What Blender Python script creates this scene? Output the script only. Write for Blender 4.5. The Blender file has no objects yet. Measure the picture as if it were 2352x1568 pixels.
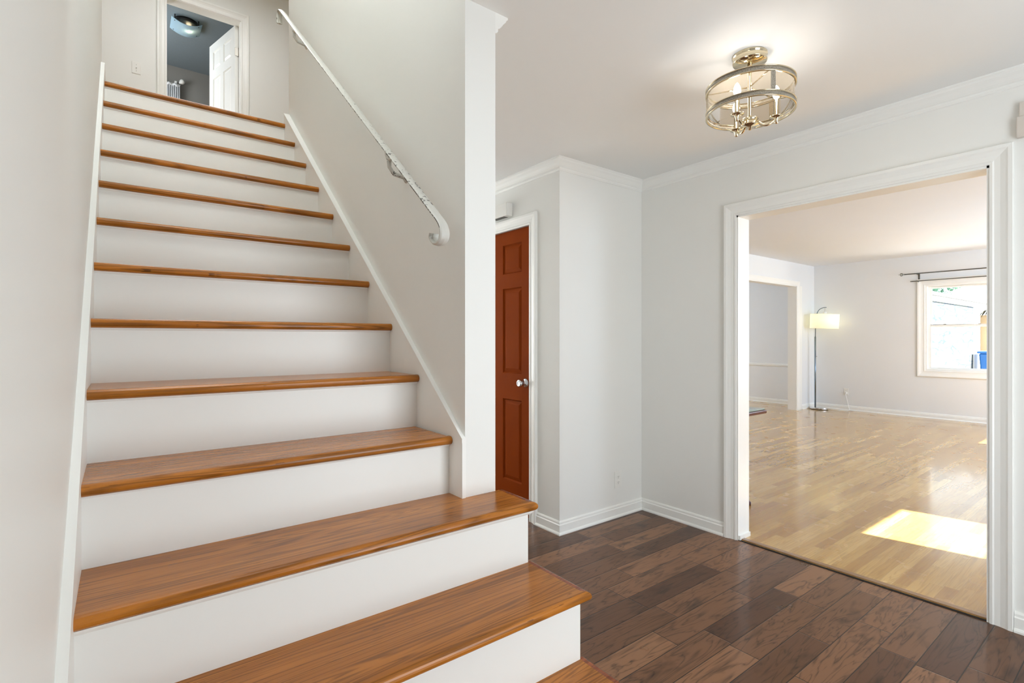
import bpy, bmesh, math, random
from mathutils import Vector, Matrix
random.seed(7)
C = bpy.context.scene.collection
SC = bpy.context.scene
PI = math.pi

# ---------------------------------------------------------------- camera, world, sun, lights, exposure
cam_d = bpy.data.cameras.new('camera'); cam = bpy.data.objects.new('camera', cam_d); C.objects.link(cam)
cam.location = (0, 0, 1.27); cam.rotation_euler = (PI/2, 0, -0.652146)
cam_d.sensor_width = 36; cam_d.lens = 36*1177.9/2352; cam_d.shift_y = -(784-777.1)/2352
cam_d.clip_start = .02; cam_d.clip_end = 200
SC.camera = cam

W = bpy.data.worlds.new('sky'); SC.world = W; W.use_nodes = True
wn = W.node_tree.nodes; wl = W.node_tree.links
bg = wn['Background']; bg.inputs['Color'].default_value = (.86, .93, 1, 1); bg.inputs['Strength'].default_value = 2.0

def area(name, loc, rot, sx, sy, power, col=(1, 1, 1)):
    d = bpy.data.lights.new(name, 'AREA'); d.shape = 'RECTANGLE'; d.size = sx; d.size_y = sy
    d.energy = power; d.color = col
    o = bpy.data.objects.new(name, d); o.location = loc; o.rotation_euler = rot; C.objects.link(o); return o
sd = bpy.data.lights.new('sun', 'SUN'); sd.energy = 45; sd.angle = .009; sd.color = (1, .98, 1)
sun = bpy.data.objects.new('sun', sd); C.objects.link(sun)
sun.rotation_euler = Vector((-.19*math.cos(math.radians(39)), .98*math.cos(math.radians(39)), -math.sin(math.radians(39)))).to_track_quat('-Z', 'Y').to_euler()
sun.location = (6, -6, 8)
IN_Y = (PI/2, 0, 0)            # facing +y
area('front door fill', (1.6, -1.1, 1.1), (-PI/2, 0, PI), 1.1, 2.0, 34, (.89, .955, 1.0))  # added fill behind the camera, stands in for daylight at the door opening
area('left entry fill', (-1.65, -.4, 1.3), (PI/2, 0, -PI/2), 1.2, 1.8, 8, (.9, .97, 1.02))  # added fill on a blank entry wall, brightens the wall on the right
area('daylight living window', (4.7, -1.15, 1.5), (-PI/2, 0, PI), .8, 1.2, 25, (.72, .87, 1.06))
area('daylight living window wide', (8.2, -1.15, 1.5), (-PI/2, 0, PI), 2.6, 1.3, 120, (.68, .86, 1.08))
area('dining fill', (8.2, 7.9, 1.5), (PI/2, 0, 0), 2.0, 1.3, 110, (.82, .91, 1.03))  # added fill for the dining room; its back wall has no window
area('hall side fill', (1.10, 5.3, 1.4), (PI/2, 0, -PI/2), 2.6, 1.9, 24, (.9, .95, 1))  # added fill hidden behind the stair wall, lights the brown door wall
area('hall end fill', (1.65, 6.9, 1.3), (PI/2, 0, 0), .9, 1.8, 85, (.9, .95, 1))  # added fill at the closed hall end, lifts the hall ceiling
area('upper room fill', (-.5, 7.5, 4.2), (PI/2, 0, -PI/2), 1.0, 1.2, 30, (.93, .97, 1))  # invented source, set on the left to brighten the white door leaf
area('stairwell fill', (.4, 1.58, 4.3), (PI/2-.35, 0, PI), .8, 1.2, 43, (.91, .965, 1.0))  # added fill for the upper risers and stair wall; no window is built
area('upper hall fill', (.6, 4.9, 5.1), (0, 0, 0), 1.2, 1.0, 25, (.94, .97, 1))  # unseen fill near the landing ceiling, no lamp fixture modelled
VS = SC.view_settings
VS.view_transform = 'Standard'; VS.look = 'None'; VS.exposure = .12; VS.gamma = 1; VS.use_curve_mapping = False
SC.cycles.max_bounces = 10; SC.cycles.diffuse_bounces = 6; SC.cycles.transparent_max_bounces = 12
SC.cycles.sample_clamp_indirect = 6; SC.cycles.caustics_reflective = False; SC.cycles.caustics_refractive = False

# ---------------------------------------------------------------- materials
def lin(r, g, b):
    f = lambda c: ((c/255+.055)/1.055)**2.4 if c/255 > .04045 else c/255/12.92
    return (f(r), f(g), f(b), 1)
class NT:
    def __init__(s, name):
        s.m = bpy.data.materials.new(name); s.m.use_nodes = True
        s.t = s.m.node_tree; s.b = s.t.nodes['Principled BSDF']; s.out = s.t.nodes['Material Output']
    def n(s, typ, **kw):
        x = s.t.nodes.new(typ)
        for k, v in kw.items(): setattr(x, k, v)
        return x
    def put(s, sock, v):
        if isinstance(v, bpy.types.NodeSocket): s.t.links.new(v, sock)
        else: sock.default_value = v
    def M(s, op, a, b=0.0, c=0.0):
        x = s.n('ShaderNodeMath', operation=op); s.put(x.inputs[0], a); s.put(x.inputs[1], b); s.put(x.inputs[2], c); return x.outputs[0]
    def comb(s, x, y, z):
        c = s.n('ShaderNodeCombineXYZ'); s.put(c.inputs[0], x); s.put(c.inputs[1], y); s.put(c.inputs[2], z); return c.outputs[0]
    def ramp(s, f, pts):
        r = s.n('ShaderNodeValToRGB'); e = r.color_ramp.elements
        while len(e) < len(pts): e.new(.5)
        for q, (p, c) in zip(e, pts): q.position = p; q.color = c
        s.put(r.inputs[0], f); return r.outputs[0]
    def mix(s, f, a, b, mode='MIX'):
        x = s.n('ShaderNodeMix', data_type='RGBA', blend_type=mode); s.put(x.inputs[0], f); s.put(x.inputs[6], a); s.put(x.inputs[7], b); return x.outputs[2]
    def noise(s, vec, scale, detail=3, rough=.5, dist=0):
        x = s.n('ShaderNodeTexNoise'); s.put(x.inputs['Vector'], vec); x.inputs['Scale'].default_value = scale
        x.inputs['Detail'].default_value = detail; x.inputs['Roughness'].default_value = rough; x.inputs['Distortion'].default_value = dist; return x.outputs[0]
    def bump(s, h, strength=.2, dist=.01):
        x = s.n('ShaderNodeBump'); s.put(x.inputs['Height'], h); x.inputs['Strength'].default_value = strength; x.inputs['Distance'].default_value = dist
        s.t.links.new(x.outputs[0], s.b.inputs['Normal'])
    def set(s, **kw):
        for k, v in kw.items(): s.put(s.b.inputs[k.replace('_', ' ')], v)
        return s.m

def paint(name, rgb, rough=.55, var=.02, scale=3, bump=.03):
    t = NT(name); co = t.n('ShaderNodeTexCoord').outputs['Object']
    c = lin(*rgb); n = t.noise(co, scale, 2)
    t.set(Base_Color=t.mix(n, tuple(x*(1-var) for x in c[:3])+(1,), c), Roughness=rough)
    if bump: t.bump(t.noise(co, 220, 2), bump, .002)
    return t.m
def metal(name, rgb, rough=.15, var=0):
    t = NT(name); co = t.n('ShaderNodeTexCoord').outputs['Object']
    n = t.noise(co, 40, 2)
    t.set(Base_Color=lin(*rgb), Metallic=1.0, Roughness=t.M('MULTIPLY_ADD', n, var, rough)); return t.m
def plain(name, rgb, rough=.5, **kw):
    t = NT(name); co = t.n('ShaderNodeTexCoord').outputs['Object']; c = lin(*rgb)
    t.set(Base_Color=t.mix(t.noise(co, 15, 2), tuple(x*.94 for x in c[:3])+(1,), c), Roughness=rough, **kw); return t.m
def emit(name, col, s):
    t = NT(name); t.set(Base_Color=col, Emission_Color=col, Emission_Strength=s, Roughness=.5); return t.m

def oak(name, light, mid, dark, rough=.25):
    t = NT(name); tc = t.n('ShaderNodeTexCoord'); rnd = t.n('ShaderNodeObjectInfo').outputs['Random']
    sep = t.n('ShaderNodeSeparateXYZ'); t.put(sep.inputs[0], tc.outputs['Object'])
    x, y, z = sep.outputs
    off = t.M('MULTIPLY', rnd, 17.0)
    yz = t.M('ADD', y, t.M('MULTIPLY', z, .3))
    g = t.comb(t.M('ADD', t.M('MULTIPLY', x, .42), off), t.M('MULTIPLY', yz, 11.0), off)
    n1 = t.noise(g, 1.6, 2, .5, .6)                                            # cathedral bands
    rings = t.M('FRACT', t.M('MULTIPLY', n1, 15.0))
    rings = t.M('ABSOLUTE', t.M('SUBTRACT', rings, .5))
    f = t.comb(t.M('ADD', t.M('MULTIPLY', x, 3.0), off), t.M('MULTIPLY', yz, 150.0), off)
    fine = t.noise(f, 1.3, 4, .65)
    big = t.noise(t.comb(t.M('MULTIPLY', x, 1.1), t.M('MULTIPLY', yz, 9.0), off), 1.2, 2)
    base = t.ramp(big, [(.3, mid), (.7, light)])
    v = t.M('MULTIPLY', t.M('MULTIPLY_ADD', rings, -1.4, .72), fine)
    c = t.mix(t.M('MINIMUM', t.M('MAXIMUM', t.M('MULTIPLY_ADD', v, 2.6, -.36), 0.0), .5), base, dark)
    pores = t.M('GREATER_THAN', t.noise(t.comb(t.M('MULTIPLY', x, 14.0), t.M('MULTIPLY', yz, 260.0), off), 1, 2, .5), .71)
    c = t.mix(t.M('MULTIPLY', pores, .7), c, dark)
    t.set(Base_Color=c, Roughness=rough, Coat_Weight=.12, Coat_Roughness=.15, Specular_IOR_Level=.28)
    t.bump(fine, .12, .002); return t.m

def planks(name, wdt, lng, cols, seam, dark, rough, seamw, grain, ior=1.5, coat=.3, bumpy=.15, knots=0, spec=.5):
    t = NT(name); tc = t.n('ShaderNodeTexCoord'); sep = t.n('ShaderNodeSeparateXYZ'); t.put(sep.inputs[0], tc.outputs['Object'])
    x, y, z = sep.outputs
    v = t.M('DIVIDE', y, wdt); row = t.M('FLOOR', v)
    wn1 = t.n('ShaderNodeTexWhiteNoise', noise_dimensions='1D'); t.put(wn1.inputs['W'], row)
    u = t.M('ADD', t.M('DIVIDE', x, lng), t.M('MULTIPLY', wn1.outputs['Value'], 7.3)); col = t.M('FLOOR', u)
    wn2 = t.n('ShaderNodeTexWhiteNoise', noise_dimensions='2D'); t.put(wn2.inputs['Vector'], t.comb(row, col, 0.0))
    r = wn2.outputs['Value']
    off = t.M('MULTIPLY', r, 40.0)
    base = t.ramp(r, cols)
    g = t.comb(t.M('ADD', t.M('MULTIPLY', x, grain[0]), off), t.M('ADD', t.M('MULTIPLY', y, grain[1]), off), off)
    n1 = t.noise(g, 1.0, 3, .55, .8)
    rings = t.M('ABSOLUTE', t.M('SUBTRACT', t.M('FRACT', t.M('MULTIPLY', n1, 9.0)), .5))
    f = t.noise(t.comb(t.M('MULTIPLY', x, 4.0), t.M('MULTIPLY', y, 120.0), off), 1, 4, .6)
    vv = t.M('MULTIPLY', t.M('MULTIPLY_ADD', rings, -1.2, .75), f)
    thin = t.M('MULTIPLY', t.M('MAXIMUM', t.M('MULTIPLY_ADD', rings, -9.0, 1.0), 0.0), f) if knots else 0.0
    c = t.mix(t.M('MINIMUM', t.M('MAXIMUM', t.M('ADD', t.M('MULTIPLY_ADD', vv, 1.7 if knots else 2.2, -.36 if knots else -.4), t.M('MULTIPLY', thin, .5)), 0.0), grain[2]), base, dark)
    if knots:
        k = t.noise(t.comb(t.M('ADD', t.M('MULTIPLY', x, 3.2), off), t.M('ADD', t.M('MULTIPLY', y, 9.0), off), 0.0), 1.2, 3, .6, .5)
        c = t.mix(t.M('MULTIPLY', t.M('MINIMUM', t.M('MAXIMUM', t.M('MULTIPLY_ADD', k, 5.0, -2.75), 0.0), 1.0), knots), c, dark)
    fy = t.M('FRACT', v); fx = t.M('FRACT', u)
    ey = t.M('MULTIPLY', t.M('MINIMUM', fy, t.M('SUBTRACT', 1.0, fy)), wdt)
    ex = t.M('MULTIPLY', t.M('MINIMUM', fx, t.M('SUBTRACT', 1.0, fx)), lng)
    e = t.M('MINIMUM', ex, ey) if knots else ey
    sm = t.M('LESS_THAN', e, seamw)
    c = t.mix(t.M('MULTIPLY', sm, .9 if knots else .5), c, seam)
    big = t.noise(t.comb(x, y, 0.0), 5, 3)
    t.set(Base_Color=c, Roughness=t.M('MULTIPLY_ADD', big, .12, rough), IOR=ior, Coat_Weight=coat, Coat_Roughness=.12, Coat_IOR=1.5, Specular_IOR_Level=spec)
    h = t.M('ADD', t.M('MULTIPLY', f, .25), t.M('MULTIPLY', t.M('MINIMUM', t.M('DIVIDE', e, seamw*2.5), 1.0), 1.0 if knots else .15))
    h = t.M('ADD', h, t.M('MULTIPLY', t.noise(t.comb(t.M('MULTIPLY', x, 1.2), t.M('MULTIPLY', y, 9.0), off), 1, 2), 1.6))
    t.bump(h, bumpy, .004); return t.m

WALL = paint('wall paint', (235, 235, 231), .5)
CEIL = paint('ceiling paint', (237, 237, 235), .7)
TRIM = paint('trim enamel', (240, 240, 236), .32, .01, 3, 0)
RISER = paint('riser enamel', (234, 234, 230), .38, .02, 6, .02)
LWALL = paint('living room paint', (230, 232, 233), .55)
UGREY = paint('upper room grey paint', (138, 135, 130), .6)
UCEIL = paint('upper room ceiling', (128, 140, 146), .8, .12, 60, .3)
DOORP = None
OAK = oak('stained oak tread', lin(188, 118, 42), lin(156, 94, 32), lin(70, 38, 11))
OAK2 = oak('reddish oak moulding', lin(150, 82, 44), lin(128, 66, 34), lin(80, 36, 16))
DARKF = planks('dark hickory planks', .127, .62, [(.0, lin(80, 51, 34)), (.35, lin(104, 71, 48)), (.7, lin(128, 90, 63)), (1, lin(138, 99, 70))], lin(22, 14, 10), lin(34, 20, 14), .24, .0018, (1.6, 11.0, .95), 1.5, .25, .22, .75, .15)
LIGHTF = planks('pale oak strips', .057, .8, [(.0, lin(168, 124, 62)), (.4, lin(186, 144, 74)), (.75, lin(194, 154, 84)), (1, lin(208, 170, 100))], lin(150, 112, 66), lin(150, 106, 50), .2, .0006, (.9, 20.0, .42), 1.5, .85, .03, 0, .1)
DOORW = NT('red brown door paint')
_c = DOORW.n('ShaderNodeTexCoord').outputs['Object']
DOORW.set(Base_Color=DOORW.mix(DOORW.noise(_c, 7, 3), lin(118, 47, 9), lin(128, 55, 13)), Roughness=.65, Specular_IOR_Level=.02); DOORW.bump(DOORW.noise(_c, 90, 2), .05, .002); DOORW = DOORW.m
CHROME = metal('chrome', (215, 218, 222), .08, .05)
NICKEL = metal('polished nickel', (222, 208, 178), .07, .05)
HINGE = metal('brushed hinge steel', (170, 165, 155), .35)
POLE = metal('blue grey lamp steel', (128, 142, 156), .22)
STEEL = metal('grey steel rod', (120, 118, 112), .3)
GLIT = NT('glitter band')
_c = GLIT.n('ShaderNodeTexCoord').outputs['Object']
_v = GLIT.n('ShaderNodeTexVoronoi'); _v.inputs['Scale'].default_value = 420; GLIT.t.links.new(_c, _v.inputs['Vector'])
GLIT.set(Base_Color=GLIT.mix(_v.outputs['Distance'], lin(190, 182, 168), lin(110, 104, 94)), Metallic=.7, Roughness=.35); GLIT.bump(_v.outputs['Distance'], .8, .002); GLIT = GLIT.m
def thin_glass(name, tint, refl=.12):
    t = NT(name); tr = t.n('ShaderNodeBsdfTransparent'); gl = t.n('ShaderNodeBsdfGlossy'); gl.inputs['Roughness'].default_value = .02
    tr.inputs[0].default_value = tint; lw = t.n('ShaderNodeLayerWeight'); lw.inputs[0].default_value = refl
    mx = t.n('ShaderNodeMixShader'); t.t.links.new(lw.outputs['Fresnel'], mx.inputs[0]); t.t.links.new(tr.outputs[0], mx.inputs[1]); t.t.links.new(gl.outputs[0], mx.inputs[2])
    t.t.links.new(mx.outputs[0], t.out.inputs[0]); return t.m
PANE = thin_glass('window glass', (.97, .985, .98, 1), .1)
DRUMG = thin_glass('smoky drum glass', (.84, .77, .66, 1), .25)
_t = DRUMG.node_tree; _o = _t.nodes['Material Output']; _a = _o.inputs[0].links[0].from_socket
_df = _t.nodes.new('ShaderNodeBsdfTranslucent'); _df.inputs[0].default_value = (.8, .72, .58, 1); _mm = _t.nodes.new('ShaderNodeMixShader'); _mm.inputs[0].default_value = .09
_t.links.new(_a, _mm.inputs[1]); _t.links.new(_df.outputs[0], _mm.inputs[2]); _t.links.new(_mm.outputs[0], _o.inputs[0])
BULB = emit('candle bulb glow', (1, .94, .86, 1), 58)
SHADE = emit('lit fabric shade', (1, .93, .66, 1), .5)
BLUEG = NT('blue tinted lamp glass')
_d = BLUEG.n('ShaderNodeBsdfTranslucent'); _d.inputs[0].default_value = (.78, .9, .97, 1)
_e = BLUEG.n('ShaderNodeMixShader'); _e.inputs[0].default_value = .55
BLUEG.set(Base_Color=(.55, .74, .85, 1), Roughness=.15)
BLUEG.t.links.new(BLUEG.b.outputs[0], _e.inputs[1]); BLUEG.t.links.new(_d.outputs[0], _e.inputs[2]); BLUEG.t.links.new(_e.outputs[0], BLUEG.out.inputs[0]); BLUEG = BLUEG.m
BRONZE = plain('dark bronze', (30, 28, 26), .35)
WPLAS = plain('white plastic', (238, 237, 232), .4)
BEIGE = plain('beige plastic', (214, 206, 196), .5)
SLOT = plain('dark slot', (60, 58, 54), .7)
CHERRY = plain('dark cherry wood', (78, 26, 18), .2)
TGLASS = plain('frosted table glass', (150, 168, 160), .06)
CURT = plain('sheer white curtain', (245, 246, 248), .8)
IRON = NT('worn white painted iron')
_c = IRON.n('ShaderNodeTexCoord').outputs['Object']
_n = IRON.noise(_c, 55, 5, .75); _m = IRON.noise(_c, 2.2, 2)
_sy = IRON.n('ShaderNodeSeparateXYZ'); IRON.t.links.new(_c, _sy.inputs[0])
_w = IRON.M('GREATER_THAN', IRON.M('MULTIPLY_ADD', _sy.outputs[1], -.065, IRON.M('MULTIPLY_ADD', _m, .12, _n)), IRON.M('MULTIPLY_ADD', IRON.M('LESS_THAN', _sy.outputs[1], -1.01), .2, .71))
IRON.set(Base_Color=IRON.mix(_w, lin(204, 203, 196), lin(52, 46, 38)), Roughness=.4); IRON.bump(_n, .3, .002); IRON = IRON.m
IRONE = NT('chipped iron edge')
_c = IRONE.n('ShaderNodeTexCoord').outputs['Object']
_n = IRONE.noise(_c, 30, 4, .7); _s2 = IRONE.n('ShaderNodeSeparateXYZ'); IRONE.t.links.new(_c, _s2.inputs[0])
_w = IRONE.M('GREATER_THAN', IRONE.M('MULTIPLY_ADD', _s2.outputs[1], -.10, _n), .54)
IRONE.set(Base_Color=IRONE.mix(_w, lin(196, 195, 188), lin(84, 78, 68)), Roughness=.5); IRONE = IRONE.m
STONE = NT('pale stacked stone')
_tc = STONE.n('ShaderNodeTexCoord'); _mp = STONE.n('ShaderNodeMapping'); _mp.inputs['Scale'].default_value = (.85, 1, 5.2)
STONE.t.links.new(_tc.outputs['Object'], _mp.inputs[0])
_wv = STONE.n('ShaderNodeVectorMath', operation='ADD'); _nz = STONE.n('ShaderNodeTexNoise'); _nz.inputs['Scale'].default_value = 2.5
STONE.t.links.new(_mp.outputs[0], _nz.inputs[0]); _sc = STONE.n('ShaderNodeVectorMath', operation='SCALE'); _sc.inputs['Scale'].default_value = .3
STONE.t.links.new(_nz.outputs['Color'], _sc.inputs[0]); STONE.t.links.new(_mp.outputs[0], _wv.inputs[0]); STONE.t.links.new(_sc.outputs[0], _wv.inputs[1])
_vo = STONE.n('ShaderNodeTexVoronoi', feature='DISTANCE_TO_EDGE'); _vo.inputs['Scale'].default_value = 1.3; STONE.t.links.new(_wv.outputs[0], _vo.inputs['Vector'])
_vc = STONE.n('ShaderNodeTexVoronoi'); _vc.inputs['Scale'].default_value = 1.3; STONE.t.links.new(_wv.outputs[0], _vc.inputs['Vector'])
_sepc = STONE.n('ShaderNodeSeparateColor'); STONE.t.links.new(_vc.outputs['Color'], _sepc.inputs[0])
_st = STONE.ramp(_sepc.outputs[0], [(0, lin(67, 74, 75)), (1, lin(81, 87, 86))])
STONE.set(Base_Color=STONE.mix(STONE.M('LESS_THAN', _vo.outputs['Distance'], .032), _st, lin(36, 50, 70)), Roughness=.9); STONE = STONE.m
EXTW = plain('exterior white paint', (215, 216, 214), .6)
ROOFM = plain('pale shingle roof', (190, 188, 186), .9)
TAN = plain('tan door paint', (142, 120, 90), .6)
BLUEB = plain('blue bin plastic', (26, 86, 148), .4)
GRASS = plain('pale concrete yard', (205, 204, 196), .9)
LEAF = plain('dark green leaf', (14, 44, 40), .4)
LEAF2 = plain('green tree leaf', (74, 112, 92), .6)
BARK = plain('bark', (84, 66, 50), .9)
TERRA = plain('terracotta', (150, 84, 54), .8)
GROUT = plain('dark gap', (18, 13, 10), .8)
STRIP = plain('oak reducer strip', (150, 116, 84), .12)

# ---------------------------------------------------------------- geometry helpers
class MB:
    def __init__(s): s.bm = bmesh.new(); s.mats = []
    def face(s, pts, mi=0):
        f = s.bm.faces.new([s.bm.verts.new(p) for p in pts]); f.material_index = mi; return f
    def box(s, x0, x1, y0, y1, z0, z1, mi=0):
        v = [s.bm.verts.new(p) for p in ((x0,y0,z0),(x1,y0,z0),(x1,y1,z0),(x0,y1,z0),(x0,y0,z1),(x1,y0,z1),(x1,y1,z1),(x0,y1,z1))]
        for q in ((3,2,1,0),(4,5,6,7),(0,1,5,4),(1,2,6,5),(2,3,7,6),(3,0,4,7)):
            s.bm.faces.new([v[i] for i in q]).material_index = mi
        return s
    def hexa(s, a, b, mi=0):
        """a: four bottom points, b: four top points"""
        v = [s.bm.verts.new(p) for p in list(a)+list(b)]
        n = len(a)
        s.bm.faces.new([v[i] for i in reversed(range(n))]).material_index = mi
        s.bm.faces.new([v[n+i] for i in range(n)]).material_index = mi
        for i in range(n): s.bm.faces.new([v[i], v[(i+1)%n], v[n+(i+1)%n], v[n+i]]).material_index = mi
        return s
    def lathe(s, prof, c=(0,0,0), axis=(0,0,1), seg=28, mi=0, caps=True):
        q = Vector(axis).normalized().to_track_quat('Z', 'Y'); c = Vector(c); rings = []
        for r, h in prof:
            if r < 1e-6: rings.append([s.bm.verts.new(c + q @ Vector((0,0,h)))])
            else: rings.append([s.bm.verts.new(c + q @ Vector((r*math.cos(2*PI*i/seg), r*math.sin(2*PI*i/seg), h))) for i in range(seg)])
        for a, b in zip(rings, rings[1:]):
            for i in range(seg):
                j = (i+1)%seg
                L = [a[0]] if len(a) == 1 else [a[i], a[j]]
                R = [b[0]] if len(b) == 1 else [b[j], b[i]]
                if len(L)+len(R) > 2:
                    f = s.bm.faces.new(L+R); f.material_index = mi; f.smooth = True
        if caps:
            if len(rings[0]) > 1: s.bm.faces.new(list(reversed(rings[0]))).material_index = mi
            if len(rings[-1]) > 1: s.bm.faces.new(rings[-1]).material_index = mi
        return s
    def tube(s, pts, r, seg=10, mi=0, caps=True, flat=1.0):
        pts = [Vector(p) for p in pts]; rings = []; up = None
        for i, p in enumerate(pts):
            t = (pts[min(i+1, len(pts)-1)] - pts[max(i-1, 0)]).normalized()
            if up is None: up = Vector((0,0,1)) if abs(t.z) < .9 else Vector((1,0,0))
            a = t.cross(up).normalized(); b = a.cross(t).normalized(); up = b
            rr = r[i] if isinstance(r, (list, tuple)) else r
            rings.append([s.bm.verts.new(p + a*rr*math.cos(2*PI*k/seg) + b*rr*flat*math.sin(2*PI*k/seg)) for k in range(seg)])
        for A, B in zip(rings, rings[1:]):
            for k in range(seg):
                f = s.bm.faces.new([A[k], A[(k+1)%seg], B[(k+1)%seg], B[k]]); f.smooth = True; f.material_index = mi
        if caps:
            s.bm.faces.new(list(reversed(rings[0]))).material_index = mi; s.bm.faces.new(rings[-1]).material_index = mi
        return s
    def sweep(s, prof, path, N, closed=False, mi=0, only=None, smooth=False):
        """profile (a sideways = N x t, b along N) swept with mitred corners along path"""
        P = [Vector(p) for p in path]; N = Vector(N); n = len(P)
        ts = [(P[(i+1)%n]-P[i]).normalized() for i in range(n if closed else n-1)]
        rings = []
        for i in range(n):
            if closed: t0, t1 = ts[i-1], ts[i]
            else: t0, t1 = ts[max(i-1, 0)], ts[min(i, n-2)]
            s0, s1 = N.cross(t0), N.cross(t1)
            m = (s0+s1)/(1+s0.dot(s1))
            rings.append([P[i] + m*a + N*b for a, b in prof])
        k = len(prof); segs = range(n if closed else n-1)
        for i in segs:
            if only is not None and i not in only: continue
            A = [s.bm.verts.new(p) for p in rings[i]]; B = [s.bm.verts.new(p) for p in rings[(i+1)%n]]
            for j in range(k):
                f = s.bm.faces.new([A[j], A[(j+1)%k], B[(j+1)%k], B[j]]); f.material_index = mi; f.smooth = smooth
            s.bm.faces.new(list(reversed(A))).material_index = mi; s.bm.faces.new(B).material_index = mi
        return s
    def build(s, name, mat, parent=None, bevel=0, seg=2, smooth=False):
        bmesh.ops.remove_doubles(s.bm, verts=s.bm.verts, dist=1e-5)
        bmesh.ops.recalc_face_normals(s.bm, faces=s.bm.faces)
        me = bpy.data.meshes.new(name); root = parent
        off = Vector((0,0,0))
        while root: off += root.location; root = root.parent
        for v in s.bm.verts: v.co -= off
        if smooth:
            for f in s.bm.faces: f.smooth = True
        s.bm.to_mesh(me); s.bm.free()
        for m in (mat if isinstance(mat, (list, tuple)) else [mat]): me.materials.append(m)
        o = bpy.data.objects.new(name, me); C.objects.link(o)
        if parent: o.parent = parent
        if bevel:
            b = o.modifiers.new('bevel', 'BEVEL'); b.width = bevel; b.segments = seg; b.limit_method = 'ANGLE'; b.angle_limit = .6; b.harden_normals = False
        return o
def tag(o, label=None, cat=None, group=None, kind=None):
    for k, v in (('label', label), ('category', cat), ('group', group), ('kind', kind)):
        if v: o[k] = v
    return o
def empty(name, loc, label, cat, group=None, kind=None):
    o = bpy.data.objects.new(name, None); o.location = loc; o.empty_display_size = .1; C.objects.link(o)
    return tag(o, label, cat, group, kind)
def bx(*a): return MB().box(*a)
def struct(name, mb, mat, label, cat, bevel=0):
    return tag(mb.build(name, mat, None, bevel), label, cat, None, 'structure')

# ---------------------------------------------------------------- dimensions
Z0, RI, GO, Y0 = .12067, .2019839, .2440349, .5700532
XL, XS = -.0725, 1.080          # tread left end, tread right end, side of the open lower steps
XRY = lambda y: .9215-(y-1.49)*.0098         # tread ends drift slightly towards the top
TW = lambda k: (Y0+k*GO, Z0+k*RI)
YP = 1.49                                  # front end of the stair wall
XW0, XW1 = .936, 1.063                     # stair wall faces
XD, XRW, YC, H = 2.264, 3.091, 2.456, 2.433
XF, YW, HL = 10.2, 4.15, 2.60
ZU = TW(13)[1]                             # upper floor

# ---------------------------------------------------------------- the setting
struct('floor', bx(-1.85, XRW+.012, -1.3, 7.1, -.1, 0), DARKF, 'dark hand-scraped wood plank floor of the entry hall', 'floor')
struct('floor_living', bx(XRW+.012, XF+.1, -1.3, 8.2, -.1, .004), LIGHTF, 'pale golden oak strip floor of the living room', 'floor')
m = MB(); m.box(XRW-.004, XRW+.016, .52, 1.716, .0, .003, 0); m.box(XRW+.016, XRW+.05, .52, 1.716, .0, .009, 1)
struct('trim_1', m, [GROUT, STRIP], 'thin threshold strip where dark floor meets pale floor', 'threshold', .002)

struct('wall_left', bx(-.29, -.0905, .45, 4.0, 0, 5.2), WALL, 'white wall rising along the left side of the stairs', 'wall')
m = bx(-1.85, -1.7, -1.3, .6, 0, 2.6); m.box(-1.85, -.29, .45, .6, 0, 2.6)
struct('wall_entry', m, WALL, 'white entry walls left of the stairs, outside the view', 'wall')
m = MB()
m.box(-1.85, 1.05, -1.3, -1.22, 0, 5.4); m.box(1.05, 2.15, -1.3, -1.22, 2.1, 5.4); m.box(2.15, 4.322, -1.3, -1.22, 0, 5.4)
m.box(4.322, 5.1, -1.3, -1.22, 0, .9); m.box(4.322, 5.1, -1.3, -1.22, 1.53, 1.592); m.box(4.322, 5.1, -1.3, -1.22, 2.12, 5.4)
m.box(5.1, 8.79, -1.3, -1.22, 0, 5.4); m.box(8.79, 9.9, -1.3, -1.22, 0, .9); m.box(8.79, 9.9, -1.3, -1.22, 2.32, 5.4); m.box(9.9, XF+.2, -1.3, -1.22, 0, 5.4)
struct('sun_block', bx(.2, 3.1, -4.6, -1.3, 2.35, 2.5), TRIM, 'unseen slab added to block sun at the front door opening', 'sun blocker')  # out-of-view slab added to keep direct sun off the entry floor
struct('wall_front', m, LWALL, 'front wall with door and window openings behind the camera', 'wall')
m = MB()
m.box(XRW, 3.216, -1.22, .52, -.01, HL+.05); m.box(XRW, 3.216, .52, 1.716, 2.05, HL+.05); m.box(XRW, 3.216, 1.716, 8.1, -.01, HL+.05)
struct('wall_right', m, WALL, 'white wall holding the wide opening to the living room', 'wall')
struct('wall_back', bx(XD, XRW, YC, YC+.12, 0, 2.5), WALL, 'narrow white wall facing the camera right of the brown door', 'wall')
m = MB(); m.box(XD, XD+.12, YC+.12, 2.752, 0, 2.5); m.box(XD, XD+.12, 2.752, 3.52, 2.066, 2.5); m.box(XD, XD+.12, 3.52, 7.0, 0, 2.5)
struct('wall_hall', m, WALL, 'white hallway wall around the brown panelled door', 'wall')
struct('wall_closet', bx(XD+.5, XD+.55, YC+.12, 4.2, 0, 2.5), WALL, 'inner closet wall behind the brown door', 'wall')
m = bx(XW0, XW1, YP, 3.80, 0, 5.2); m.box(XW0, XW1, 3.8, 7.0, 0, 2.5)
struct('wall_stair', m, WALL, 'white wall along the right side of the stairs with blunt front end', 'wall')
struct('wall_hall_end', bx(XW0, XD+.12, 7.0, 7.1, 0, 2.5), WALL, 'end wall of the hallway behind the stairs', 'wall')
m = bx(-1.85, XRW+.06, -1.3, YP, H, 2.60); m.box(1.0, XRW+.06, YP, 7.1, H, 2.60)
struct('ceiling', m, CEIL, 'flat white ceiling of the entry hall', 'ceiling')
m = bx(-.29, XW1, 1.37, YP-.001, 2.6, 5.2)
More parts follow.
